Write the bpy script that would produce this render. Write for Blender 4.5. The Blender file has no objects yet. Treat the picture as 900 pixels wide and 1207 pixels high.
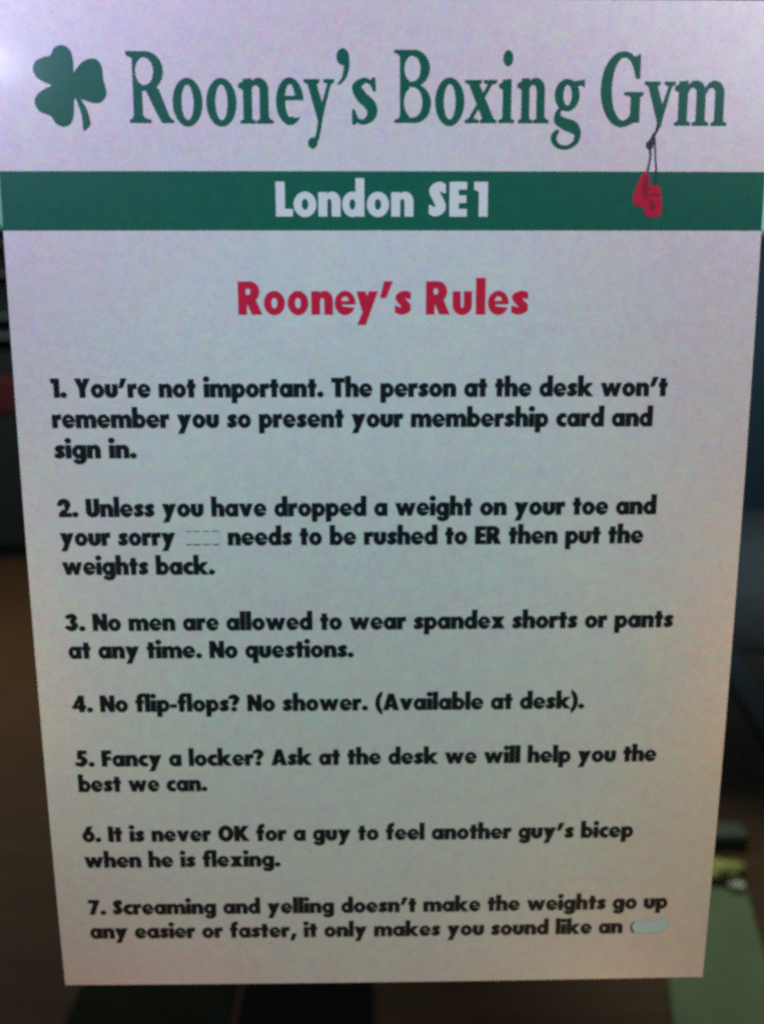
import bpy, bmesh, math, random
import numpy as np
from mathutils import Vector, Matrix
from mathutils.geometry import delaunay_2d_cdt

random.seed(4)
S = bpy.context.scene
COL = S.collection

# ------------------------------------------------------------------ camera
TOP = 1.62                      # height of the poster's upper edge above the floor (m)
cam_d = bpy.data.cameras.new("camera")
cam = bpy.data.objects.new("camera", cam_d)
COL.objects.link(cam)
pitch, yaw, roll = 0.1865, 0.01547, -0.00194
F = Vector((math.sin(yaw) * math.cos(pitch), math.cos(yaw) * math.cos(pitch), -math.sin(pitch)))
R = Vector((math.cos(yaw), -math.sin(yaw), 0))
U = R.cross(F)
R2 = R * math.cos(roll) + U * math.sin(roll)
U2 = -R * math.sin(roll) + U * math.cos(roll)
m = Matrix((R2, U2, -F)).transposed().to_4x4()
m.translation = Vector((-0.00688, -0.36274, TOP - 0.12889))
cam.matrix_world = m
cam_d.sensor_fit = 'VERTICAL'
cam_d.sensor_height = 36.0
cam_d.sensor_width = 36.0
cam_d.lens = 36.0 * 1037.0 / 1207.0
cam_d.clip_start = 0.01
cam_d.clip_end = 200
cam_d.dof.use_dof = True
cam_d.dof.focus_distance = 0.352
cam_d.dof.aperture_fstop = 6.5
S.camera = cam

# ------------------------------------------------------------------ render, world
S.view_settings.view_transform = 'Standard'
S.view_settings.look = 'None'
S.view_settings.exposure = 0
S.view_settings.gamma = 1
S.view_settings.use_curve_mapping = False
S.cycles.use_denoising = False
S.cycles.pixel_filter_type = 'BLACKMAN_HARRIS'
S.cycles.filter_width = 3.0
S.cycles.max_bounces = 6
W = bpy.data.worlds.new("World")
S.world = W
W.use_nodes = True
bgn = W.node_tree.nodes["Background"]
bgn.inputs[0].default_value = (0.55, 0.7, 1.0, 1)
bgn.inputs[1].default_value = 0.008

# ------------------------------------------------------------------ glare lamp and added fill spots
def lamp(name, loc, target, energy, color, size, spread=180):
    d = bpy.data.lights.new(name, 'AREA')
    d.shape = 'DISK'
    d.size = size
    d.energy = energy
    d.color = color
    d.spread = math.radians(spread)
    o = bpy.data.objects.new(name, d)
    COL.objects.link(o)
    o.location = loc
    o.rotation_euler = (Vector(target) - Vector(loc)).to_track_quat('-Z', 'Y').to_euler()
    return o

def spot(name, loc, target, energy, color, cone, size):
    d = bpy.data.lights.new(name, 'SPOT')
    d.energy = energy
    d.color = color
    d.spot_size = math.radians(cone)
    d.spot_blend = 1.0
    d.shadow_soft_size = size
    o = bpy.data.objects.new(name, d)
    COL.objects.link(o)
    o.location = loc
    o.rotation_euler = (Vector(target) - Vector(loc)).to_track_quat('-Z', 'Y').to_euler()
    return o

lamp("glare_lamp", (-0.765, -1.45, 2.175), (-0.1, 0, 1.6), 1.0, (0.62, 0.74, 1.0), 0.035)
spot("upper_left_fill", (-0.32, -0.16, 1.82), (-0.12, 0, 1.56), 7.800, (0.66, 0.63, 0.97), 130, 0.0)  # cool fill added for the sheet's top left, no fixture there
spot("upper_right_fill", (0.32, -0.16, 1.82), (0.12, 0, 1.56), 5.900, (0.85, 0.8, 0.96), 130, 0.0)  # cool fill added for the top right corner, not a fixture
spot("grazing_left_fill", (-0.27, -0.05, 1.36), (-0.10, 0, 1.36), 0.400, (1, 0.25, 0.1), 130, 0.0)  # unseen red fill, added to warm the sheet's left edge
spot("grazing_right_fill", (0.27, -0.05, 1.36), (0.10, 0, 1.36), 0.420, (1, 0.2, 0.02), 130, 0.0)  # added red fill skimming the right edge, no source there
spot("left_fill", (-0.34, -0.09, 1.34), (-0.12, 0, 1.36), 0.560, (0.05, 1, 0.36), 130, 0.0)  # green fill added to tune the sheet's left side
spot("right_fill", (0.34, -0.09, 1.34), (0.12, 0, 1.36), 0.440, (0.1, 1, 0.1), 130, 0.0)  # green fill added to tune the sheet's right side
spot("low_left_fill", (-0.22, -0.25, 0.84), (-0.1, 0, 1.25), 1.360, (1, 0.24, 0.12), 130, 0.0)  # warm fill added from below to tint the lower left
spot("low_right_fill", (0.22, -0.25, 0.84), (0.1, 0, 1.25), 2.560, (1, 0.64, 0.33), 130, 0.0)  # warm fill added from below to tint the lower right
spot("teal_tint_fill", (0.0, -1.2, 2.6), (-0.01, 0, 1.38), 25, (0.02, 1, 0.84), 12.5, 0.0)  # made-up spot imitating a lens colour tint in the sheet's middle
spot("mat_pool_fill", (1.2, 2.2, 2.6), (0.98, 1.72, 0), 78.0, (1.0, 0.97, 0.80), 34, 0.0)  # added pool of light to brighten the exercise mat and towel
spot("near_floor_fill", (-0.3, 2.4, 2.7), (-0.1, 1.35, 0), 22.0, (1.0, 0.92, 0.72), 80, 0.0)  # added to lift the floor just below the poster
spot("far_wall_fill", (2.2, 5.4, 3.0), (2.6, 6.4, 1.0), 184.000, (0.85, 0.95, 1.0), 150, 0.0)  # unseen fill added to brighten the far right wall and floor
spot("left_room_fill", (-1.9, 3.4, 2.8), (-2.3, 4.5, 0), 192.000, (1.0, 0.82, 0.64), 150, 0.0)  # unseen fill added to brighten the left floor and shelf rack

# ------------------------------------------------------------------ materials
def mat(name, color, rough=0.6, spec=0.5, emit=None, strength=0.0):
    M = bpy.data.materials.new(name)
    M.use_nodes = True
    b = M.node_tree.nodes["Principled BSDF"]
    b.inputs["Base Color"].default_value = (*color, 1)
    b.inputs["Roughness"].default_value = rough
    b.inputs["Specular IOR Level"].default_value = spec
    if emit:
        b.inputs["Emission Color"].default_value = (*emit, 1)
        b.inputs["Emission Strength"].default_value = strength
    return M

def noisy(M, ca, cb, scale, detail=4, stretch=(1, 1, 1), bump=0.0, lo=0.3, hi=0.7):
    nt = M.node_tree
    b = nt.nodes["Principled BSDF"]
    tc = nt.nodes.new("ShaderNodeTexCoord")
    mp = nt.nodes.new("ShaderNodeMapping")
    mp.inputs["Scale"].default_value = stretch
    nz = nt.nodes.new("ShaderNodeTexNoise")
    nz.inputs["Scale"].default_value = scale
    nz.inputs["Detail"].default_value = detail
    rp = nt.nodes.new("ShaderNodeValToRGB")
    rp.color_ramp.elements[0].position = lo
    rp.color_ramp.elements[1].position = hi
    rp.color_ramp.elements[0].color = (*ca, 1)
    rp.color_ramp.elements[1].color = (*cb, 1)
    L = nt.links.new
    L(tc.outputs["Object"], mp.inputs["Vector"])
    L(mp.outputs[0], nz.inputs["Vector"])
    L(nz.outputs["Fac"], rp.inputs["Fac"])
    L(rp.outputs["Color"], b.inputs["Base Color"])
    if bump:
        bp = nt.nodes.new("ShaderNodeBump")
        bp.inputs["Strength"].default_value = bump
        bp.inputs["Distance"].default_value = 0.002
        L(nz.outputs["Fac"], bp.inputs["Height"])
        L(bp.outputs[0], b.inputs["Normal"])
    return M

def coated(M, rough, coat, coat_rough):
    b = M.node_tree.nodes["Principled BSDF"]
    b.inputs["Roughness"].default_value = rough
    b.inputs["Coat Weight"].default_value = coat
    b.inputs["Coat Roughness"].default_value = coat_rough
    return M

def print_mat(name, color, vary, scale=900, rough=0.45, coat=0.4, wave=0.0):
    """A printed colour: the stock's fine mottle in all three channels, under a thin gloss film."""
    M = mat(name, color)
    nt = M.node_tree
    b = nt.nodes["Principled BSDF"]
    tc = nt.nodes.new("ShaderNodeTexCoord")
    L = nt.links.new
    prev = None
    for sc, amt in ((scale, vary), (scale * 0.25, vary * 0.6), (scale * 0.035, vary * 0.2)):
        nz = nt.nodes.new("ShaderNodeTexNoise")
        nz.inputs["Scale"].default_value = sc
        nz.inputs["Detail"].default_value = 2
        L(tc.outputs["Object"], nz.inputs["Vector"])
        sub = nt.nodes.new("ShaderNodeVectorMath")
        sub.operation = 'SUBTRACT'
        sub.inputs[1].default_value = (0.5, 0.5, 0.5)
        L(nz.outputs["Color"], sub.inputs[0])
        scl = nt.nodes.new("ShaderNodeVectorMath")
        scl.operation = 'MULTIPLY_ADD'
        k = amt * 2
        scl.inputs[1].default_value = (k * color[0], k * color[1], k * color[2])
        L(sub.outputs[0], scl.inputs[0])
        if prev is None:
            scl.inputs[2].default_value = color
        else:
            L(prev.outputs[0], scl.inputs[2])
        prev = scl
    L(prev.outputs[0], b.inputs["Base Color"])
    b.inputs["Specular IOR Level"].default_value = 0.35
    if wave:                    # the sheet does not lie perfectly flat
        wz = nt.nodes.new("ShaderNodeTexNoise")
        wz.inputs["Scale"].default_value = 11
        wz.inputs["Detail"].default_value = 3
        bp = nt.nodes.new("ShaderNodeBump")
        bp.inputs["Strength"].default_value = wave
        bp.inputs["Distance"].default_value = 0.003
        L(tc.outputs["Object"], wz.inputs["Vector"])
        L(wz.outputs["Fac"], bp.inputs["Height"])
        L(bp.outputs[0], b.inputs["Normal"])
    return coated(M, rough, coat, 0.14)

PAPER = print_mat("paper", (0.71, 0.70, 0.70), 0.24, wave=0.12)
GREEN = print_mat("green_ink", (0.006, 0.125, 0.076), 0.30)
RED = print_mat("red_ink", (0.68, 0.010, 0.055), 0.2, coat=0.25)
BLACK = print_mat("black_ink", (0.006, 0.009, 0.014), 0.2, rough=0.6, coat=0.1)
BLACK.node_tree.nodes["Principled BSDF"].inputs["Specular IOR Level"].default_value = 0.18
LACE_INK = print_mat("lace_ink", (0.035, 0.045, 0.06), 0.2)
GLOVE = print_mat("glove_ink", (0.52, 0.012, 0.05), 0.2)
GLOVE_DK = print_mat("dark_glove_ink", (0.30, 0.012, 0.035), 0.2)
WHITE_INK = print_mat("white_ink", (0.76, 0.78, 0.78), 0.08)
PATCH = print_mat("censor_strip", (0.51, 0.80, 0.96), 0.02)
PATCH2 = print_mat("pale_censor_strip", (0.69, 0.70, 0.68), 0.04)

# ------------------------------------------------------------------ object helpers
def tag(o, label=None, cat=None, group=None, kind=None):
    if label: o["label"] = label
    if cat: o["category"] = cat
    if group: o["group"] = group
    if kind: o["kind"] = kind
    return o

def link(name, verts, faces, material, parent=None, smooth=False):
    me = bpy.data.meshes.new(name)
    me.from_pydata([tuple(v) for v in verts], [], faces)
    me.materials.append(material)
    me.update()
    if smooth:
        for p in me.polygons: p.use_smooth = True
    o = bpy.data.objects.new(name, me)
    COL.objects.link(o)
    if parent: o.parent = parent
    return o

def empty(name, loc):
    o = bpy.data.objects.new(name, None)
    COL.objects.link(o)
    o.location = loc
    return o

def from_bm(name, bm, material, parent=None, smooth=False):
    me = bpy.data.meshes.new(name)
    bm.normal_update()
    bm.to_mesh(me); bm.free()
    me.materials.append(material)
    if smooth:
        for p in me.polygons: p.use_smooth = True
    o = bpy.data.objects.new(name, me)
    COL.objects.link(o)
    if parent: o.parent = parent
    return o

def add_box(bm, lo, hi, bevel=0.0):
    ret = bmesh.ops.create_cube(bm, size=1)
    vs = ret["verts"]
    for v in vs:
        v.co = Vector([lo[i] + (v.co[i] + 0.5) * (hi[i] - lo[i]) for i in range(3)])
    if bevel:
        es = list({e for v in vs for e in v.link_edges})
        bmesh.ops.bevel(bm, geom=es, offset=bevel, segments=2, affect='EDGES', profile=0.6)
    return bm

def box(name, lo, hi, material, parent=None, bevel=0.004):
    return from_bm(name, add_box(bmesh.new(), lo, hi, bevel), material, parent)

# ================================================================== LETTERING
# Every letter is drawn as an implicit shape (ellipses, bars, polygons, brush strokes),
# its outline is traced with marching squares, simplified and filled.
class Grid:
    def __init__(s, x0, y0, x1, y1, h):
        s.xs = np.arange(x0, x1 + h, h); s.ys = np.arange(y0, y1 + h, h)
        s.X, s.Y = np.meshgrid(s.xs, s.ys); s.h = h
G = None
def ell(cx, cy, rx, ry):
    q = np.sqrt(((G.X - cx) / rx) ** 2 + ((G.Y - cy) / ry) ** 2)
    return (1 - q) * min(rx, ry)
def rect(x0, y0, x1, y1):
    return np.minimum(np.minimum(G.X - x0, x1 - G.X), np.minimum(G.Y - y0, y1 - G.Y))
def poly(P):
    X, Y = G.X, G.Y
    d = np.full(X.shape, 1e9); inside = np.zeros(X.shape, bool)
    n = len(P)
    for i in range(n):
        ax, ay = P[i]; bx, by = P[(i + 1) % n]
        ex, ey = bx - ax, by - ay
        t = np.clip(((X - ax) * ex + (Y - ay) * ey) / (ex * ex + ey * ey + 1e-9), 0, 1)
        d = np.minimum(d, np.hypot(X - ax - t * ex, Y - ay - t * ey))
        if ay != by:
            c = (ay > Y) != (by > Y)
            inside ^= c & (X < (bx - ax) * (Y - ay) / (by - ay) + ax)
    return np.where(inside, d, -d)
def crom(K, n=14, closed=False):
    K = [np.array(k, float) for k in K]
    out = []
    N = len(K)
    rng = range(N if closed else N - 1)
    for i in rng:
        p1, p2 = K[i], K[(i + 1) % N]
        p0 = K[(i - 1) % N] if (closed or i > 0) else 2 * p1 - p2
        p3 = K[(i + 2) % N] if (closed or i + 2 < N) else 2 * p2 - p1
        for j in range(n):
            t = j / n
            out.append(0.5 * (2 * p1 + (p2 - p0) * t + (2 * p0 - 5 * p1 + 4 * p2 - p3) * t * t + (3 * p1 - p0 - 3 * p2 + p3) * t ** 3))
    if not closed: out.append(K[-1])
    return out
def stroke(K, n=14):
    """brush stroke through (x, y, radius) knots"""
    P = crom(K, n)
    d = np.full(G.X.shape, -1e9)
    for x, y, r in P:
        d = np.maximum(d, r - np.hypot(G.X - x, G.Y - y))
    return d
def un(*a):
    r = a[0]
    for b in a[1:]: r = np.maximum(r, b)
    return r
def cut(a, *bs):
    for b in bs: a = np.minimum(a, -b)
    return a
def inter(a, *bs):
    for b in bs: a = np.minimum(a, b)
    return a

def trace(Fd):
    """closed outlines of Fd > 0"""
    xs, ys = G.xs, G.ys
    Fd = Fd.copy(); Fd[np.abs(Fd) < 1e-6] = 1e-6
    Fd[0, :] = Fd[-1, :] = -1; Fd[:, 0] = Fd[:, -1] = -1
    B = Fd > 0
    pts = {}; nxt = {}
    def hp(i, j):
        k = ('h', i, j)
        if k not in pts:
            a, b = Fd[i, j], Fd[i, j + 1]; t = a / (a - b)
            pts[k] = (xs[j] + t * (xs[j + 1] - xs[j]), ys[i])
        return k
    def vp(i, j):
        k = ('v', i, j)
        if k not in pts:
            a, b = Fd[i, j], Fd[i + 1, j]; t = a / (a - b)
            pts[k] = (xs[j], ys[i] + t * (ys[i + 1] - ys[i]))
        return k
    code = B[:-1, :-1] * 1 + B[:-1, 1:] * 2 + B[1:, 1:] * 4 + B[1:, :-1] * 8
    for i, j in np.argwhere((code > 0) & (code < 15)):
        c = code[i, j]
        b_, r_, t_, l_ = (lambda: hp(i, j)), (lambda: vp(i, j + 1)), (lambda: hp(i + 1, j)), (lambda: vp(i, j))
        tab = {1: [(b_, l_)], 2: [(r_, b_)], 3: [(r_, l_)], 4: [(t_, r_)], 5: [(b_, l_), (t_, r_)], 6: [(t_, b_)], 7: [(t_, l_)],
               8: [(l_, t_)], 9: [(b_, t_)], 10: [(r_, b_), (l_, t_)], 11: [(r_, t_)], 12: [(l_, r_)], 13: [(b_, r_)], 14: [(l_, b_)]}
        for a, b in tab[int(c)]:
            nxt[a()] = b()
    loops = []
    while nxt:
        k0 = next(iter(nxt)); k = k0; L = []
        while k in nxt:
            L.append(pts[k]); k = nxt.pop(k)
        if len(L) > 5: loops.append(L)
    return loops

def dp(P, tol):
    P = np.array(P)
    if len(P) < 3: return P
    a, b = P[0], P[-1]; e = b - a; n = np.hypot(*e)
    d = np.abs(e[0] * (P[:, 1] - a[1]) - e[1] * (P[:, 0] - a[0])) / n if n > 1e-9 else np.hypot(*(P - a).T)
    i = int(d.argmax())
    if d[i] < tol: return np.array([a, b])
    return np.vstack([dp(P[:i + 1], tol)[:-1], dp(P[i:], tol)])

def fill(loops):
    V = []; E = []
    for L in loops:
        n0 = len(V); n = len(L)
        V += [Vector((float(x), float(y))) for x, y in L]
        E += [(n0 + i, n0 + (i + 1) % n) for i in range(n)]
    r = delaunay_2d_cdt(V, E, [], 0, 1e-5)
    v2 = np.array([(v.x, v.y) for v in r[0]])
    out = []
    cen = np.array([v2[list(f)].mean(0) for f in r[2]])
    ins = np.zeros(len(cen), bool)
    for L in loops:             # even-odd rule: counters stay open
        for (ax, ay), (bx, by) in zip(L, list(L[1:]) + [L[0]]):
            if ay != by:
                c_ = (ay > cen[:, 1]) != (by > cen[:, 1])
                ins ^= c_ & (cen[:, 0] < (bx - ax) * (cen[:, 1] - ay) / (by - ay) + ax)
    for f, keep in zip(r[2], ins):
        if not keep: continue
        a, b, c = (v2[k] for k in f[:3])
        if (b[0] - a[0]) * (c[1] - a[1]) - (b[1] - a[1]) * (c[0] - a[0]) < 0: f = f[::-1]
        out.append(tuple(f))
    return v2, out

def shape(Fd, tol):
    loops = []
    for L in trace(Fd):
        h = len(L) // 2
        q = np.vstack([dp(L[:h + 1], tol)[:-1], dp(L[h:] + L[:1], tol)[:-1]])
        if len(q) >= 3: loops.append(q)
    return fill(loops)

# ---- the heavy geometric sans (cap height 100, x-height 70)
def sans(c):
    A = 110
    if c in 'bpdqag':
        L = c in 'bp'
        f = un(ell(34 if L else 29, 35, 29, 36.5))
        st = {'b': (0, 0, 25, A), 'p': (0, -31, 25, 70), 'd': (38, 0, 63, A), 'q': (38, -31, 63, 70), 'a': (38, 0, 63, 70), 'g': (38, -8, 63, 70)}[c]
        f = un(f, rect(*st))
        f = cut(f, ell(34 if L else 29, 35, 8.5, 15.5))
        if c == 'g':
            hook = inter(ell(32, -5, 31, 27), 4 - G.Y, G.X - 5)
            hook = cut(hook, un(ell(30, -1, 9, 10), rect(0, -7, 20, 8)))
            f = un(f, hook)
        return f, 63
    if c == 'o': return cut(ell(31, 35, 31, 36.5), ell(31, 35, 9, 16)), 62
    if c == 'c':
        f = inter(ell(33, 35, 33, 36.5), 48 - G.X)
        return cut(f, ell(44, 35, 20, 14.5)), 48
    if c == 'e':
        f = ell(30.5, 35, 30.5, 36.5)
        f = cut(f, inter(ell(30.5, 41, 11, 13.5), G.Y - 41))
        f = cut(f, poly([(22, 25), (40, 22.5), (70, 20), (70, 30.5), (22, 30.5)]))
        return f, 61
    if c in 'nh':
        f = un(rect(0, 0, 25, 70 if c == 'n' else A), rect(37, 0, 62, 45), inter(ell(39, 43, 23, 28.5), G.Y - 43))
        return cut(f, rect(25, -5, 37, 42), inter(ell(31, 42, 6, 9), G.Y - 41)), 62
    if c == 'm':
        f = un(rect(0, 0, 25, 70), rect(37, 0, 61, 45), rect(73, 0, 98, 45), inter(ell(38, 43, 23, 28.5), G.Y - 43), inter(ell(75, 43, 23, 28.5), G.Y - 43))
        for x in (31, 67): f = cut(f, rect(x - 6, -5, x + 6, 42), inter(ell(x, 42, 6, 9), G.Y - 41))
        return f, 98
    if c == 'u':
        f = un(rect(0, 26, 25, 70), rect(35, 26, 60, 70), inter(ell(30, 28, 30, 29.5), 28 - G.Y))
        return cut(f, rect(25, 28, 35, 80), inter(ell(30, 29, 5, 9), 30 - G.Y)), 60
    if c == 'r':
        f = un(rect(0, 0, 25, 70), inter(ell(37, 40, 24, 32), G.Y - 45, 43 - G.X))
        return f, 43
    if c == 's':
        f = stroke([(46, 56, 10), (29, 60.5, 11), (14.5, 52, 12), (24, 37, 12), (35, 20.5, 12.5), (20, 10.5, 11), (1, 17, 10)])
        return inter(f, 46 - G.X, G.X - 1), 47
    if c == 't': return un(rect(8, 0, 33, 94), rect(0, 50, 41, 70)), 41
    if c in 'fﬂ':
        x1 = 44 if c == 'f' else 70
        f = un(rect(8, 0, 33, 84), rect(0, 50, 41, 70), inter(ell(36, 82, 28, 30), G.Y - 80, x1 - G.X))
        f = cut(f, inter(ell(42, 80, 9, 11), G.X - 33))
        if c == 'f': return f, 43
        return un(f, rect(48, 0, 73, A), cut(inter(rect(33, 92, 62, A + 1)), ell(40, 84, 9, 14))), 73
    if c == 'l': return rect(0, 0, 25, A), 25
    if c == 'i': return un(rect(0, 0, 25, 70), ell(12.5, 95, 14.5, 14.5)), 25
    if c == 'k': return un(rect(0, 0, 25, A), poly([(18, 40), (42, 70), (72, 70), (44, 37), (74, 0), (43, 0), (22, 30)])), 71
    if c == 'v': return poly([(0, 70), (27, 70), (33.5, 36), (40, 70), (66, 70), (43, 0), (22, 0)]), 66
    if c == 'w': return poly([(0, 70), (25, 70), (32, 34), (40, 70), (60, 70), (68, 34), (75, 70), (99, 70), (79, 0), (59, 0), (50, 36), (41, 0), (20, 0)]), 99
    if c == 'x': return un(poly([(0, 70), (30, 70), (68, 0), (38, 0)]), poly([(38, 70), (66, 70), (29, 0), (0, 0)])), 67
    if c == 'y': return un(poly([(0, 70), (28, 70), (46, 26), (22, -2)]), poly([(39, 70), (67, 70), (29, -31), (2, -31), (18, 4)])), 67
    # capitals
    if c == 'Y': return poly([(0, 100), (30, 100), (37, 69), (45, 100), (74, 100), (50, 44), (50, 0), (23, 0), (23, 44)]), 73
    if c == 'T': return un(rect(0, 77, 62, 100), rect(18, 0, 45, 100)), 62
    if c == 'U':
        f = un(rect(0, 30, 26, 100), rect(38, 30, 64, 100), inter(ell(32, 31, 32, 32.5), 31 - G.Y))
        return cut(f, rect(26, 32, 38, 110), inter(ell(32, 33, 6, 10), 34 - G.Y)), 64
    if c == 'N': return un(rect(0, 0, 24, 100), rect(48, 0, 72, 100), poly([(0, 100), (25, 100), (72, 0), (47, 0)])), 72
    if c == 'E': return un(rect(0, 0, 27, 100), rect(0, 78, 51, 100), rect(0, 39, 49, 61), rect(0, 0, 51, 22)), 51
    if c == 'F': return un(rect(0, 0, 27, 100), rect(0, 78, 51, 100), rect(0, 38, 48, 60)), 51
    if c == 'L': return un(rect(0, 0, 27, 100), rect(0, 0, 50, 22)), 50
    if c == 'I': return rect(0, 0, 27, 100), 27
    if c == 'R':
        f = un(rect(0, 0, 26, 100), rect(0, 40, 36, 100), ell(36, 69, 28, 31), poly([(26, 50), (52, 46), (72, 0), (41, 0), (26, 34)]))
        return cut(f, un(rect(24, 60, 30, 79), ell(30, 69.5, 7.5, 9.5))), 71
    if c == 'A':
        f = poly([(26, 100), (54, 100), (80, 0), (0, 0)])
        return cut(f, poly([(27, -2), (31, 17), (49, 17), (53, -2)]), poly([(34, 36), (46, 36), (40, 64)])), 80
    if c == 'O': return cut(ell(40, 50, 40, 52), ell(40, 50, 14, 27)), 80
    if c == 'K': return un(rect(0, 0, 27, 100), poly([(20, 56), (46, 100), (77, 100), (47, 52), (79, 0), (47, 0), (22, 44)])), 77
    if c == 'S':
        f = stroke([(47, 79, 12), (31, 87, 13), (16, 75, 14), (26, 51, 14), (35, 27, 14.5), (20, 13.5, 13), (1, 22, 12)])
        return inter(f, 49 - G.X, G.X - 1), 50
    # figures
    if c == '1': return un(rect(14, 0, 40, 100), poly([(0, 100), (16, 100), (16, 72), (0, 78)])), 40
    if c == '2':
        f = inter(stroke([(4, 64, 11), (12, 82, 12), (28, 87, 13.5), (43, 74, 14), (37, 52, 14), (12, 12, 12)]), G.Y)
        return un(cut(f, rect(-20, 40, 30, 62)), rect(0, 0, 60, 22), poly([(0, 0), (30, 22), (30, 0)])), 60
    if c == '3':
        f = stroke([(6, 80, 10), (26, 88, 12), (40, 76, 13), (28, 56, 10)])
        return un(f, stroke([(26, 54, 10), (42, 31, 14.5), (26, 12.5, 13), (5, 20, 11)])), 58
    if c == '4': return cut(un(rect(34, 0, 59, 100), rect(0, 20, 68, 40), poly([(34, 100), (59, 100), (30, 40), (0, 40), (0, 30)])), poly([(24, 40), (35, 40), (35, 66)])), 68
    if c == '5':
        f = un(rect(8, 78, 54, 100), poly([(8, 100), (31, 100), (31, 52), (4, 46)]))
        return un(f, stroke([(14, 55, 9), (32, 52, 12), (42, 34, 15), (26, 13, 13), (3, 16, 11)])), 58
    if c == '6':
        f = un(ell(32, 35, 32, 36.5), poly([(28, 100), (56, 100), (36, 60), (2, 44)]))
        return cut(f, ell(32, 34, 9, 13)), 64
    if c == '7': return un(rect(0, 78, 58, 100), poly([(30, 82), (58, 82), (58, 90), (30, 0), (3, 0)])), 58
    if c == '.': return ell(14, 13.5, 14.5, 14.5), 28
    if c == ',': return poly([(10, 26), (35, 26), (18, -22), (0, -22)]), 34
    if c == '’': return poly([(13, 100), (39, 100), (19, 50), (0, 50)]), 38
    if c == '-': return rect(0, 24, 32, 44), 32
    if c == '(': return cut(inter(ell(50, 44, 50, 74), 34 - G.X), ell(62, 44, 40, 68)), 34
    if c == ')': return cut(inter(ell(-16, 44, 50, 74), G.X), ell(-28, 44, 40, 68)), 34
    if c == '?':
        f = stroke([(3, 84, 10), (22, 90, 12), (36, 75, 14), (28, 55, 12), (22, 42, 10)])
        return un(inter(f, G.Y - 36), ell(21, 13, 14.5, 14.5)), 50
    raise KeyError(c)

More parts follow.
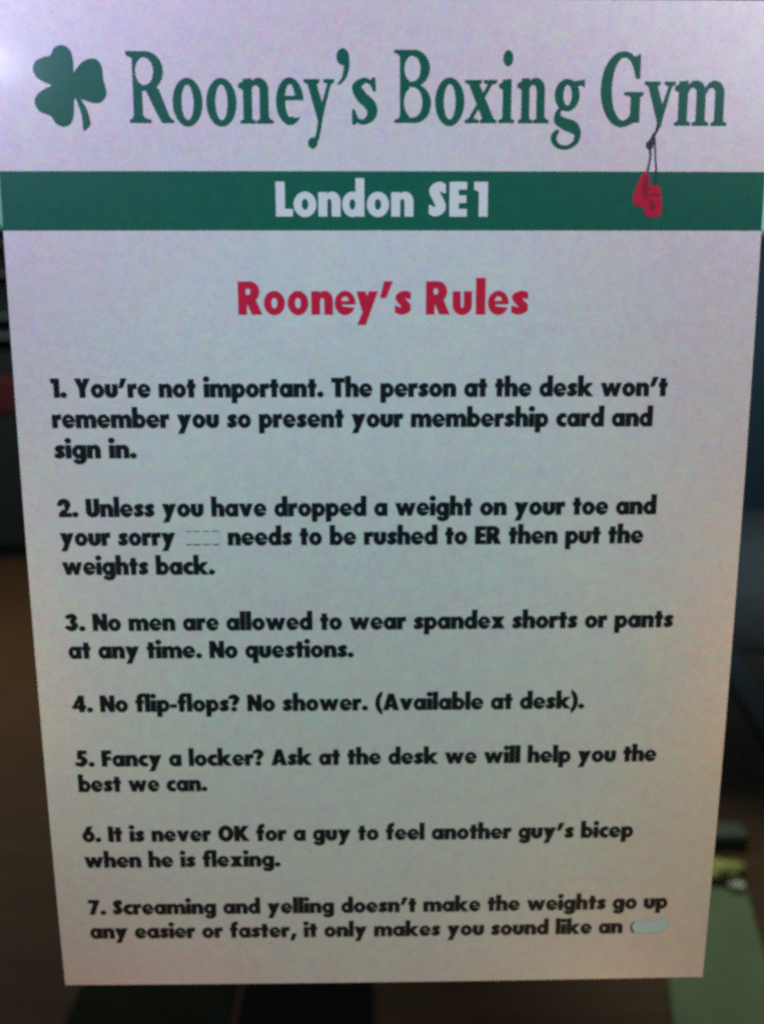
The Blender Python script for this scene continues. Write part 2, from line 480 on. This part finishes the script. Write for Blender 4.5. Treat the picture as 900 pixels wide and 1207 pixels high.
# ---- the condensed old-style serif of the title (cap height 375, x-height 232)
def serif(c):
    if c == 'R':
        f = un(rect(33, 0, 77, 370), poly([(0, 378), (80, 378), (80, 345), (33, 345), (14, 352), (0, 362)]),
               rect(40, 172, 102, 378), inter(ell(100, 275, 91, 103), G.X - 60))
        f = cut(f, rect(78, 198, 96, 350), ell(94, 274, 50, 76))
        leg = poly([(98, 180), (135, 200), (165, 180), (217, 38), (226, 20), (242, 13), (242, 0), (182, 0), (150, 60)])
        return un(f, leg, poly([(12, 0), (122, 0), (122, 14), (92, 22), (77, 42), (33, 42), (26, 22), (12, 16)])), 242, 378
    if c == 'o': return cut(ell(76, 112, 76, 127), ell(76, 112, 34, 101)), 152, 239
    def arch(x, top=60):
        return cut(inter(ell(x + 38, 178, 50, 62), G.Y - 176), inter(ell(x + 22, 165, 25, 42), G.Y - 120))
    def feet(*xs):
        return un(*[poly([(a, 0), (b, 0), (b, 13), (b - 16, 20), (b - 26, 36), (a + 24, 36), (a + 16, 20), (a, 13)]) for a, b in xs])
    flag = lambda: poly([(0, 208), (50, 238), (67, 238), (67, 170), (25, 178), (0, 192)])
    if c == 'n':
        f = un(rect(25, 0, 67, 236), flag(), rect(112, 0, 155, 180), arch(67))
        return un(f, feet((7, 86), (94, 180))), 180, 240
    if c == 'm':
        f = un(rect(22, 0, 66, 236), flag(), rect(116, 0, 160, 180), rect(214, 0, 258, 180), arch(72), arch(170))
        return un(f, feet((2, 84), (96, 180), (196, 277))), 277, 240
    if c == 'e':
        f = ell(70, 116, 70, 124)
        f = cut(f, inter(ell(71, 126, 29, 88), G.Y - 143), inter(ell(103, 122, 60, 98), 124 - G.Y, G.X - 60), inter(ell(71, 116, 27, 92), 124 - G.Y))
        return f, 139, 240
    if c in 'yv':
        left = poly([(0, 232), (80, 232), (80, 218), (64, 208), (104, 68), (88, -12), (78, -8), (20, 208), (0, 219)])
        ser = poly([(104, 232), (158, 232), (158, 219), (144, 210), (126, 210), (104, 219)])
        if c == 'y':
            f = un(left, ser, stroke([(136, 220, 8), (93, 60, 9), (73, -50, 9), (60, -95, 9), (44, -112, 9)]), ell(42, -108, 23, 28))
        else:
            f = un(left, ser, stroke([(136, 220, 8), (97, 75, 10), (78, -4, 9), (72, -24, 6)]))
        return f, 158, 232
    if c == '’': return un(ell(32, 350, 31, 42), stroke([(48, 352, 14), (52, 300, 12), (38, 240, 8), (10, 206, 4)])), 64, 392
    if c == 's':
        f = stroke([(112, 190, 5), (98, 215, 9), (64, 226, 13), (26, 192, 22), (52, 138, 28), (98, 92, 28), (104, 40, 22), (66, 5, 13), (28, 14, 9), (8, 58, 5)])
        return un(f, poly([(108, 240), (122, 240), (124, 168), (114, 168), (98, 215)]), poly([(2, -8), (16, -8), (34, 14), (12, 70), (2, 70)])), 128, 240
    if c == 'B':
        f = un(rect(30, 0, 75, 385), rect(30, 196, 106, 385), inter(ell(104, 290, 79, 95), G.X - 40), rect(30, 0, 106, 206), inter(ell(108, 101, 82, 101), G.X - 40))
        f = cut(f, rect(75, 216, 96, 358), ell(94, 287, 45, 71), rect(75, 24, 96, 192), ell(98, 108, 51, 84))
        return un(f, poly([(0, 385), (40, 385), (40, 345), (30, 350), (20, 366), (0, 372)]), poly([(0, 0), (40, 0), (40, 40), (30, 34), (20, 19), (0, 13)])), 190, 385
    if c == 'x':
        f = un(poly([(12, 227), (62, 227), (158, 0), (102, 0)]), stroke([(138, 220, 10), (22, 8, 10)]))
        top = [poly([(a, 227), (b, 227), (b, 214), (b - 14, 208), (a + 16, 208), (a, 214)]) for a, b in ((0, 84), (98, 165))]
        return un(f, *top, *[poly([(a, 0), (b, 0), (b, 12), (b - 16, 20), (a + 14, 20), (a, 12)]) for a, b in ((0, 70), (80, 164))]), 165, 227
    if c == 'i':
        f = un(rect(22, 0, 65, 230), poly([(0, 205), (48, 232), (65, 232), (65, 170), (22, 178), (0, 190)]))
        return un(f, feet((0, 82)), ell(47, 345, 25, 40)), 82, 385
    if c == 'g':
        f = cut(ell(78, 150, 64, 84), ell(80, 150, 25, 60))
        f = un(f, poly([(104, 222), (150, 228), (168, 232), (168, 194), (152, 204), (124, 200)]))
        f = un(f, stroke([(48, 80, 9), (30, 52, 11), (38, 14, 24), (78, -8, 30), (112, -22, 30), (138, -58, 16), (128, -104, 11), (84, -132, 10), (36, -124, 11), (11, -90, 13), (16, -62, 12), (30, -44, 8)]))
        return f, 168, 234
    if c == 'G':
        f = cut(ell(114, 190, 114, 200), ell(120, 192, 66, 174))
        f = inter(f, un(172 - G.X, inter(G.Y - 252, 203 - G.X)))
        f = un(f, poly([(150, 350), (186, 368), (203, 380), (203, 250), (190, 250), (178, 300)]), rect(160, 14, 206, 168),
               poly([(125, 175), (224, 175), (224, 162), (206, 150), (160, 150), (140, 160), (125, 162)]),
               poly([(120, -8), (160, 4), (206, 26), (206, 60), (150, 30)]))
        return f, 224, 390
    raise KeyError(c)

_cache = {}
def glyph(c, face):
    global G
    k = (c, face)
    if k not in _cache:
        if face in ('sans', 'text'):
            G = Grid(-8, -38, 112, 124, 1.1)
            f, w = sans(c)
            if face == 'text': f = f + 1.3        # small sizes print heavier
            v, t = shape(f, 0.22)
        else:
            G = Grid(-12, -150, 300, 405, 3.0)
            f, w, _ = serif(c)
            f = f + 2.0
            v, t = shape(f, 0.5)
        _cache[k] = (v, t, w)
    return _cache[k]

# ================================================================== THE POSTER
PW, PH = 297.0, 420.0           # mm
BUL, BX = 5.15, 0.76            # the sheet bows away from the glass between its taped edges
def bow(x, z):
    return -BUL * (1 - ((z + PH / 2) / (PH / 2)) ** 2) - BX * (1 - (x / (PW / 2)) ** 2)
def P(x, z, lift=0.0):
    """sheet millimetres (x from the middle, z down from the top) -> metres, local to the poster"""
    return (x / 1000, (bow(x, z) - lift) / 1000, (z + PH) / 1000)

poster = empty("poster", (0, 0, TOP - PH / 1000))
tag(poster, "white paper poster with green shamrock title, green band and seven printed black rules", "poster")

def sheet_mesh(name, material, x0, x1, z0, z1, nx, nz, lift, thick, parent):
    V, Fc = [], []
    for side in (0, 1):
        for j in range(nz + 1):
            for i in range(nx + 1):
                x = x0 + (x1 - x0) * i / nx; z = z0 + (z1 - z0) * j / nz
                V.append(P(x, z, lift - side * thick))
    n = (nx + 1) * (nz + 1); q = nx + 1
    for j in range(nz):
        for i in range(nx):
            a = j * q + i
            Fc.append((a, a + q, a + q + 1, a + 1))
            Fc.append((n + a, n + a + 1, n + a + q + 1, n + a + q))
    rim = [i for i in range(nx + 1)] + [j * q + nx for j in range(1, nz + 1)] + [nz * q + i for i in range(nx - 1, -1, -1)] + [j * q for j in range(nz - 1, 0, -1)]
    for a, b in zip(rim, rim[1:] + rim[:1]):
        k = len(V)              # the cut edge has its own vertices, so the face stays smooth up to it
        V += [V[a], V[b], V[n + b], V[n + a]]
        Fc.append((k, k + 1, k + 2, k + 3))
    return link(name, V, Fc, material, parent, smooth=False)

paper = sheet_mesh("paper_sheet", PAPER, -PW / 2, PW / 2, -PH, 0, 12, 84, 0.0, 0.25, poster)
for p_ in paper.data.polygons: p_.use_smooth = len(p_.vertices) == 4 and abs(p_.normal.y) > 0.7
band = sheet_mesh("green_band", GREEN, -PW / 2 + 0.05, PW / 2 - 0.05, -84.4, -62.35, 12, 6, 0.06, 0.03, poster)

class Ink:
    def __init__(s): s.V = []; s.F = []
    def put(s, c, face, x0, y0, sx, sy, lift, slope=0.0):
        v, t, w = glyph(c, face)
        n = len(s.V)
        for x, y in v:
            X = x0 + x * sx
            s.V.append(P(X, y0 + y * sy + slope * x * sx, lift))
        s.F += [tuple(n + i for i in f) for f in t]
    def poly(s, pts, lift, smooth=True, n=8):
        q = np.array(crom(pts, n, True)) if smooth else np.array(pts)
        v, t = fill([q])
        k = len(s.V)
        s.V += [P(x, z, lift) for x, z in v]
        s.F += [tuple(k + i for i in f) for f in t]
    def build(s, name, material, parent): return link(name, s.V, s.F, material, parent)

# ---- title
TITLE = [('R', -98.05, -80.7, -44.61), ('o', -80.74, -69.7, -44.84), ('o', -67.92, -56.71, -44.84), ('n', -55.64, -42.64, -44.8),
         ('e', -41.34, -31.22, -44.66), ('y', -30.7, -19.34, -44.64), ('’', -18.2, -13.54, -44.47), ('s', -12.47, -3.21, -44.55),
         ('B', 3.84, 17.62, -44.42), ('o', 19.51, 30.4, -44.48), ('x', 30.92, 42.91, -44.45), ('i', 43.86, 49.63, -44.44),
         ('n', 50.94, 62.98, -44.47), ('g', 64.43, 76.59, -44.49), ('G', 83.1, 99.42, -45.05), ('v', 99.95, 111.69, -45.09), ('m', 111.69, 132.1, -45.19)]
ink = Ink()
for c, a, b, z in TITLE:
    w = glyph(c, 'serif')[2]
    ink.put(c, 'serif', a, z, (b - a) / w, 0.0677, 0.07)
ink.build("title_lettering", GREEN, poster)

# ---- shamrock
SHAM = [(-117.96, -26.59), (-118.02, -22.21), (-118.96, -18.52), (-121.71, -16.72), (-124.9, -17.79), (-126.47, -20.34), (-129.22, -21.14), (-132.15, -22.55),
        (-133.31, -25.24), (-132.2, -28.14), (-129.03, -30.17), (-126.65, -31.12), (-129.15, -32.34), (-132.29, -34.5), (-133.38, -37.22), (-131.92, -40.35),
        (-128.62, -41.72), (-127.23, -42.54), (-125.57, -45.0), (-122.6, -46.1), (-119.93, -44.73), (-118.75, -41.52), (-118.39, -37.43), (-117.87, -35.73),
        (-116.29, -39.81), (-115.55, -43.56), (-115.44, -46.99), (-114.75, -47.54), (-112.78, -45.62), (-112.56, -44.25), (-113.45, -40.49), (-115.07, -37.09),
        (-115.74, -36.07), (-112.21, -37.22), (-108.99, -37.49), (-106.53, -35.73), (-105.97, -33.01), (-106.92, -28.95), (-107.16, -24.9), (-108.6, -22.21),
        (-111.28, -21.54), (-114.7, -22.89), (-117.19, -25.58)]
ink = Ink(); ink.poly(SHAM, 0.07)
ink.build("shamrock_emblem", GREEN, poster)

# ---- words on the band
LON = [('L', -42.34, -35.74), ('o', -35.41, -26.59), ('n', -25.83, -17.23), ('d', -16.57, -7.96), ('o', -7.0, 1.64), ('n', 2.47, 11.15), ('S', 17.02, 23.86), ('E', 25.16, 31.97), ('1', 34.73, 40.11)]
ink = Ink()
for c, a, b in LON: ink.put(c, 'sans', a, -79.25, (b - a) / glyph(c, 'sans')[2], 0.130, 0.10)
ink.build("band_lettering", WHITE_INK, band)

# ---- red heading
HEAD = [('R', -58.02, -48.62), ('o', -47.88, -39.55), ('o', -38.48, -30.31), ('n', -29.13, -20.59), ('e', -19.88, -11.7), ('y', -11.33, -2.81), ('’', -2.0, 2.95), ('s', 3.79, 10.34),
        ('R', 16.24, 25.53), ('u', 26.81, 34.45), ('l', 36.01, 39.8), ('e', 40.88, 49.07), ('s', 50.02, 56.94)]
ink = Ink()
for c, a, b in HEAD: ink.put(c, 'sans', a, -116.6, (b - a) / glyph(c, 'sans')[2], 0.1285, 0.07)
ink.build("heading_lettering", RED, poster)

# ---- the rules: (text, left, right, baseline left, baseline right)
RULES = [
    [("1. You’re not important. The person at the desk won’t", -133.9, 114.2, -149.0, -149.0),
     ("remember you so present your membership card and", -134.2, 108.8, -161.2, -161.2),
     ("sign in.", -134.1, -101.0, -173.5, -173.5)],
    [("2. Unless you have dropped a weight on your toe and", -134.0, 112.3, -197.8, -197.7),
     ("your sorry", -134.2, -86.9, -209.9, -209.9),
     ("needs to be rushed to ER then put the", -65.1, 107.5, -209.95, -210.0),
     ("weights back.", -134.2, -71.1, -222.3, -222.4)],
    [("3. No men are allowed to wear spandex shorts or pants", -134.2, 122.3, -246.8, -246.8),
     ("at any time. No questions.", -134.2, -13.6, -259.1, -259.1)],
    [("4. No ﬂip-ﬂops? No shower. (Available at desk).", -134.3, 85.9, -283.4, -283.4)],
    [("5. Fancy a locker? Ask at the desk we will help you the", -134.4, 118.9, -308.9, -308.7),
     ("best we can.", -134.4, -78.3, -321.0, -320.9)],
    [("6. It is never OK for a guy to feel another guy’s bicep", -134.5, 110.8, -345.5, -345.8),
     ("when he is ﬂexing.", -134.6, -47.2, -358.4, -358.4)],
    [("7. Screaming and yelling doesn’t make the weights go up", -134.5, 128.9, -382.5, -382.6),
     ("any easier or faster, it only makes you sound like an", -134.7, 109.0, -395.0, -395.4)],
]
CAP = 0.0755
GAP, SPACE = 5.0, 40.0
def set_line(ink, text, a, b, za, zb):
    pos = []; x = 0.0
    for i, c in enumerate(text):
        if c == ' ': x += SPACE - GAP; continue
        w = glyph(c, 'text')[2]
        pos.append((c, x)); x += w + GAP
        last = w
    tot = x - GAP
    k = (b - a) / tot
    for c, px in pos:
        t = px / tot
        ink.put(c, 'text', a + px * k, za + (zb - za) * t, k, CAP, 0.07)
    return k
for para in RULES:
    ink = Ink()
    for ln in para:
        k = set_line(ink, *ln)
        print("line scale %.4f" % (k / CAP), ln[0][:24])
    if para is RULES[1]:        # the hairline remains of the blotted-out word
        for z0 in (-203.9, -209.5):
            for x0, x1 in ((-82.3, -80.2), (-79.4, -76.6), (-75.2, -72.8), (-71.6, -68.9)):
                ink.poly([(x0, z0), (x0, z0 - 0.28), (x1, z0 - 0.28), (x1, z0)], 0.10, smooth=False)
    if para is RULES[6]:        # the edge of the covered word
        ink.poly([(113.9, -389.6), (112.9, -391), (112.7, -393.2), (113.6, -395.0), (115, -395.0), (117, -392.5), (115.5, -389.8)], 0.07)
    ink.build("rule_text", BLACK, poster)

# ---- censor marks over two words, made up here as flat strips
ink = Ink(); ink.poly([(-82.4, -204.1), (-82.4, -209.4), (-68.9, -209.4), (-68.9, -204.1)], 0.06, smooth=False)
o = ink.build("censor_strip", PATCH2, poster); o["label"] = "faint pale strip blotting out a word of rule two"
ink = Ink(); ink.poly([(113.4, -392.4), (114.2, -389.9), (116.2, -388.9), (120, -388.9), (124.5, -388.9), (126, -388.0), (128.3, -387.9), (129.9, -389.4), (130.0, -391.4), (128.8, -393.6), (126.5, -395.3), (122, -395.5), (117, -395.6), (114.8, -394.9)], 0.10)
o = ink.build("censor_strip", PATCH, poster); o["label"] = "rounded pale blue strip covering the last word of rule seven"

# ---- boxing gloves hung from the y of the title
gl = empty("boxing_gloves_emblem", (0, 0, 0)); gl.parent = poster
lace = Ink()
def ribbon(ink, pts, lift):
    q = crom(pts, 8); L, Rr = [], []
    for i, p in enumerate(q):
        d = (q[min(i + 1, len(q) - 1)] - q[max(i - 1, 0)])[:2]; d = d / (np.hypot(*d) + 1e-9)
        nn = np.array((-d[1], d[0])) * p[2]
        L.append(tuple(p[:2] + nn)); Rr.append(tuple(p[:2] - nn))
    ink.poly(L + Rr[::-1], lift, smooth=False)
ribbon(lace, [(106.0, -45.4, 0.55), (105.2, -47.2, 0.5), (104.1, -48.9, 0.6), (103.2, -50.8, 0.6), (102.9, -54.0, 0.45), (103.1, -57.0, 0.35), (102.2, -62.4, 0.4), (101.8, -64.0, 0.4)], 0.10)
ribbon(lace, [(104.3, -48.6, 0.3), (104.7, -51.5, 0.28), (105.2, -58.0, 0.28), (105.6, -62.0, 0.35), (105.4, -68.0, 0.4)], 0.11)
lace.poly([(103.9, -49.2), (104.3, -51.0), (103.9, -53.4), (102.8, -54.3), (101.7, -53.6), (101.2, -52.2), (102.2, -50.8)], 0.12)
lace.build("lace_print", LACE_INK, gl)
GL1 = [(100.84, -62.8), (102.59, -62.98), (103.31, -65.88), (103.35, -71.03), (103.9, -74.72), (101.42, -75.65), (97.89, -74.73), (96.85, -73.26), (97.83, -68.83), (99.21, -64.79)]
GL2 = [(103.23, -68.45), (105.32, -67.53), (107.28, -68.08), (107.79, -70.65), (108.32, -73.61), (108.12, -77.68), (107.02, -79.17), (103.13, -79.17), (101.46, -76.58), (102.45, -72.51)]
i1 = Ink(); i1.poly(GL1, 0.13); g1 = i1.build("glove_print", GLOVE, gl)
i2 = Ink(); i2.poly(GL2, 0.15); g2 = i2.build("glove_print", GLOVE, gl)
d = Ink()
d.poly([(101.2, -64.0), (102.5, -64.2), (102.9, -68), (102.6, -72), (101.6, -72.6), (100.4, -70), (100.6, -66)], 0.14)
d.poly([(103.0, -71.0), (105.0, -70.4), (107.4, -70.9), (107.3, -71.5), (105.0, -71.2), (103.1, -71.9)], 0.17)
d.poly([(103.2, -73.4), (105.0, -73.2), (105.9, -75.2), (105.2, -76.9), (103.9, -76.3)], 0.17)
o = d.build("glove_shading_print", GLOVE_DK, gl)

# ================================================================== THE GLASS THE POSTER IS STUCK TO
def glass_mat():
    M = bpy.data.materials.new("clear_glass"); M.use_nodes = True
    nt = M.node_tree; nt.nodes.clear()
    out = nt.nodes.new("ShaderNodeOutputMaterial")
    mix = nt.nodes.new("ShaderNodeMixShader")
    tr = nt.nodes.new("ShaderNodeBsdfTransparent"); tr.inputs[0].default_value = (0.95, 0.98, 0.97, 1)
    gs = nt.nodes.new("ShaderNodeBsdfGlossy"); gs.inputs["Roughness"].default_value = 0.02
    fr = nt.nodes.new("ShaderNodeFresnel"); fr.inputs[0].default_value = 1.45
    geo = nt.nodes.new("ShaderNodeNewGeometry")       # thin sheet: only the face one looks at reflects
    sub = nt.nodes.new("ShaderNodeMath"); sub.operation = 'MULTIPLY_ADD'; sub.inputs[1].default_value = -1.0; sub.inputs[2].default_value = 1.0
    mul = nt.nodes.new("ShaderNodeMath"); mul.operation = 'MULTIPLY'
    nt.links.new(geo.outputs["Backfacing"], sub.inputs[0]); nt.links.new(sub.outputs[0], mul.inputs[0]); nt.links.new(fr.outputs[0], mul.inputs[1])
    nt.links.new(mul.outputs[0], mix.inputs[0]); nt.links.new(tr.outputs[0], mix.inputs[1]); nt.links.new(gs.outputs[0], mix.inputs[2])
    nt.links.new(mix.outputs[0], out.inputs[0])
    return M
gp = box("glass_pane", (-1.3, 0.0004, 0.0), (1.3, 0.0084, 2.5), glass_mat(), None, bevel=0)
tag(gp, "clear glass pane that the rules poster is stuck to", "window pane")

# ================================================================== THE DIM ROOM BEHIND
M_FLOOR = noisy(mat("brown_floor", (0.1, 0.06, 0.03), 0.55, 0.3), (0.066, 0.037, 0.018), (0.098, 0.056, 0.028), 3.0, 6, (1, 6, 1))
fl = link("floor", [(-30, -12, 0), (30, -12, 0), (30, 30, 0), (-30, 30, 0)], [(0, 1, 2, 3)], M_FLOOR)
tag(fl, kind="structure")
M_WALL = noisy(mat("teal_paint", (0.03, 0.06, 0.08), 0.7, 0.3), (0.022, 0.05, 0.072), (0.04, 0.075, 0.10), 0.8, 4)
w = box("back_wall", (-9, 7.42, 0.0), (9, 7.62, 5.0), M_WALL, None, 0)
tag(w, "dark teal wall at the far end of the room", "wall")

# dark rubber flooring sheets below the poster
M_DG = noisy(mat("dark_green_rubber", (0.02, 0.03, 0.025), 0.8, 0.2), (0.009, 0.015, 0.010), (0.020, 0.030, 0.021), 30, 5)
M_BK = noisy(mat("black_rubber", (0.008, 0.01, 0.012), 0.8, 0.2), (0.002, 0.003, 0.004), (0.005, 0.007, 0.008), 30, 5)
a = box("rubber_mat", (-0.685, 0.95, 0.0), (-0.325, 1.95, 0.02), M_DG)
tag(a, "dark green rubber mat on the brown floor, left of the black one", "rubber mat", "rubber mats below the poster")
b = box("rubber_mat", (-0.305, 0.95, 0.0), (-0.004, 1.95, 0.02), M_BK)
tag(b, "black rubber mat on the brown floor beside the dark green one", "rubber mat", "rubber mats below the poster")

# green exercise mat with things lying behind it
M_GM = noisy(mat("green_vinyl", (0.12, 0.22, 0.12), 0.6, 0.3), (0.15, 0.22, 0.12), (0.20, 0.28, 0.16), 6, 4)
bm = bmesh.new(); add_box(bm, (-0.24, -1.1, 0.0), (0.0, 0.0, 0.02), 0.006)
gm = from_bm("exercise_mat", bm, M_GM); gm.location = (1.025, 1.80, 0); gm.rotation_euler = (0, 0, math.radians(-14)); tag(gm, "green padded exercise mat at the lower right of the poster", "exercise mat")
def lump(name, c, r, material, seed, rough=0.35):
    rnd = random.Random(seed)
    bm = bmesh.new()
    bmesh.ops.create_icosphere(bm, subdivisions=3, radius=1)
    ph = [rnd.uniform(0, 6) for _ in range(6)]
    for v in bm.verts:
        n = v.co.normalized()
        k = 1 + rough * (math.sin(4 * n.x + ph[0]) * math.sin(5 * n.y + ph[1]) + 0.5 * math.sin(9 * n.z + ph[2]) * math.sin(8 * n.x + ph[3]))
        v.co = Vector((c[0] + n.x * k * r[0], c[1] + n.y * k * r[1], max(0.0005 + c[2], c[2] + (n.z * k * 0.5 + 0.5) * r[2])))
    return from_bm(name, bm, material, None, True)
M_YC = noisy(mat("yellow_green_cloth", (0.3, 0.32, 0.1), 0.9, 0.1), (0.42, 0.50, 0.14), (0.62, 0.64, 0.22), 20, 3)
yc = lump("towel", (0.985, 1.885, 0.0), (0.06, 0.035, 0.05), M_YC, 3)
tag(yc, "crumpled yellow green towel on the floor behind the green mat", "towel")
M_WC = mat("white_tissue", (0.85, 0.88, 0.85), 0.8, 0.2)
wc = lump("tissue", (0.995, 1.80, 0.03), (0.022, 0.013, 0.014), M_WC, 9)
tag(wc, "small crumpled white tissue at the edge of the green mat", "tissue")
M_FB = noisy(mat("grey_green_foam", (0.1, 0.13, 0.10), 0.9, 0.2), (0.09, 0.12, 0.09), (0.13, 0.165, 0.13), 12, 3)
fb = box("foam_block", (0.93, 2.02, 0.0), (1.125, 2.10, 0.055), M_FB, None, 0.012)
tag(fb, "grey green foam block on the floor beyond the yellow green towel", "foam block")

# navy bar and a grey mat further back on the right
M_NV = noisy(mat("navy_paint", (0.03, 0.05, 0.09), 0.5, 0.4), (0.03, 0.045, 0.08), (0.055, 0.075, 0.12), 5, 3)
bm = bmesh.new(); add_box(bm, (-1.0, -0.063, 0.0), (1.0, 0.063, 0.03), 0.006)
nb = from_bm("plank", bm, M_NV); nb.location = (1.635, 3.21, 0); nb.rotation_euler = (0, 0, math.radians(79.7))
tag(nb, "navy blue plank lying on the floor right of the poster", "plank")
M_GY = noisy(mat("grey_rubber", (0.06, 0.075, 0.085), 0.8, 0.2), (0.05, 0.062, 0.072), (0.085, 0.10, 0.11), 2.2, 5)
gmx = box("floor_covering", (1.2, 3.75, 0.0), (6.0, 7.40, 0.012), M_GY, None, 0.003)
tag(gmx, "grey rubber floor covering in front of the teal wall", "floor covering")

# left: dark low cabinet with a red cushion on it, and a shelf rack above
M_CB = noisy(mat("black_cabinet", (0.012, 0.022, 0.03), 0.6, 0.3), (0.009, 0.018, 0.025), (0.018, 0.03, 0.04), 2, 4)
cb = empty("cabinet", (-3.5, 6.1, 0))
tag(cb, "dark low cabinet standing left of the poster", "cabinet")
box("carcass", (-1.5, -0.33, 0.08), (1.5, 0.33, 1.02), M_CB, cb, 0.01)
box("plinth", (-1.46, -0.30, 0.0), (1.46, 0.30, 0.078), M_CB, cb, 0.004)
for k in range(3):
    dr = box("door", (-1.48 + k * 0.99, -0.352, 0.10), (-1.48 + k * 0.99 + 0.97, -0.332, 1.0), M_CB, cb, 0.004)
    box("handle", (-1.48 + k * 0.99 + 0.85, -0.376, 0.5), (-1.48 + k * 0.99 + 0.875, -0.353, 0.66), M_GY, dr, 0.004)
M_RC = noisy(mat("dark_red_vinyl", (0.16, 0.02, 0.03), 0.5, 0.4), (0.05, 0.010, 0.02), (0.08, 0.016, 0.03), 4, 3)
rc = box("cushion", (-4.9, 5.80, 1.022), (-2.1, 6.35, 1.30), M_RC, None, 0.05)
tag(rc, "dark red cushion lying on top of the low dark cabinet", "cushion")
rk = empty("shelf_rack", (-3.5, 7.2, 0))
tag(rk, "dark shelf rack with pale shelf edges behind the low cabinet", "shelf rack")
M_SH = mat("pale_shelf_edge", (0.40, 0.55, 0.60), 0.5, 0.4)
M_BL = noisy(mat("dark_blue_panel", (0.03, 0.05, 0.075), 0.6, 0.3), (0.04, 0.07, 0.11), (0.09, 0.14, 0.19), 3, 4)
box("back_panel", (-1.5, 0.15, 0.0), (1.6, 0.19, 2.36), M_BL, rk, 0.003)
for z in (1.56, 1.72, 2.06, 2.30):
    box("shelf", (-1.5, -0.15, z), (1.6, 0.148, z + 0.03), M_SH, rk, 0.003)
for x in (-1.53, 1.602):
    box("upright", (x, -0.15, 0.0), (x + 0.028, 0.19, 2.36), M_BL, rk, 0.003)

# a lit window high on the far wall at the upper left
M_LIT = mat("lit_pane", (0.5, 0.6, 0.6), 0.3, 0.5, emit=(0.45, 1.0, 0.98), strength=0.28)
def lit_window(loc, w, label):
    wn = empty("window", loc)
    tag(wn, label, "window", "lit windows high on the far wall")
    box("pane", (-w / 2, -0.02, 0.06), (w / 2, -0.004, 1.14), M_LIT, wn, 0)
    fm = bmesh.new()
    a, b = -w / 2, w / 2
    for lo, hi in (((a - 0.08, -0.05, -0.02), (b + 0.08, 0.005, 0.058)), ((a - 0.08, -0.05, 1.142), (b + 0.08, 0.005, 1.22)), ((a - 0.08, -0.05, 0.059), (a - 0.002, 0.005, 1.141)), ((b + 0.002, -0.05, 0.059), (b + 0.08, 0.005, 1.141))):
        add_box(fm, lo, hi, 0.004)
    for k in (1, 2):
        x = a + w * k / 3
        add_box(fm, (x - 0.02, -0.045, 0.0585), (x + 0.02, -0.021, 1.1415), 0.003)
    from_bm("frame", fm, M_BL, wn)
    return wn
lit_window((-3.9, 7.41, 2.42), 2.6, "bright lit window glimpsed past the upper left edge of the poster")
lit_window((4.7, 7.41, 2.38), 2.9, "lit window glimpsed past the right end of the poster's green band")
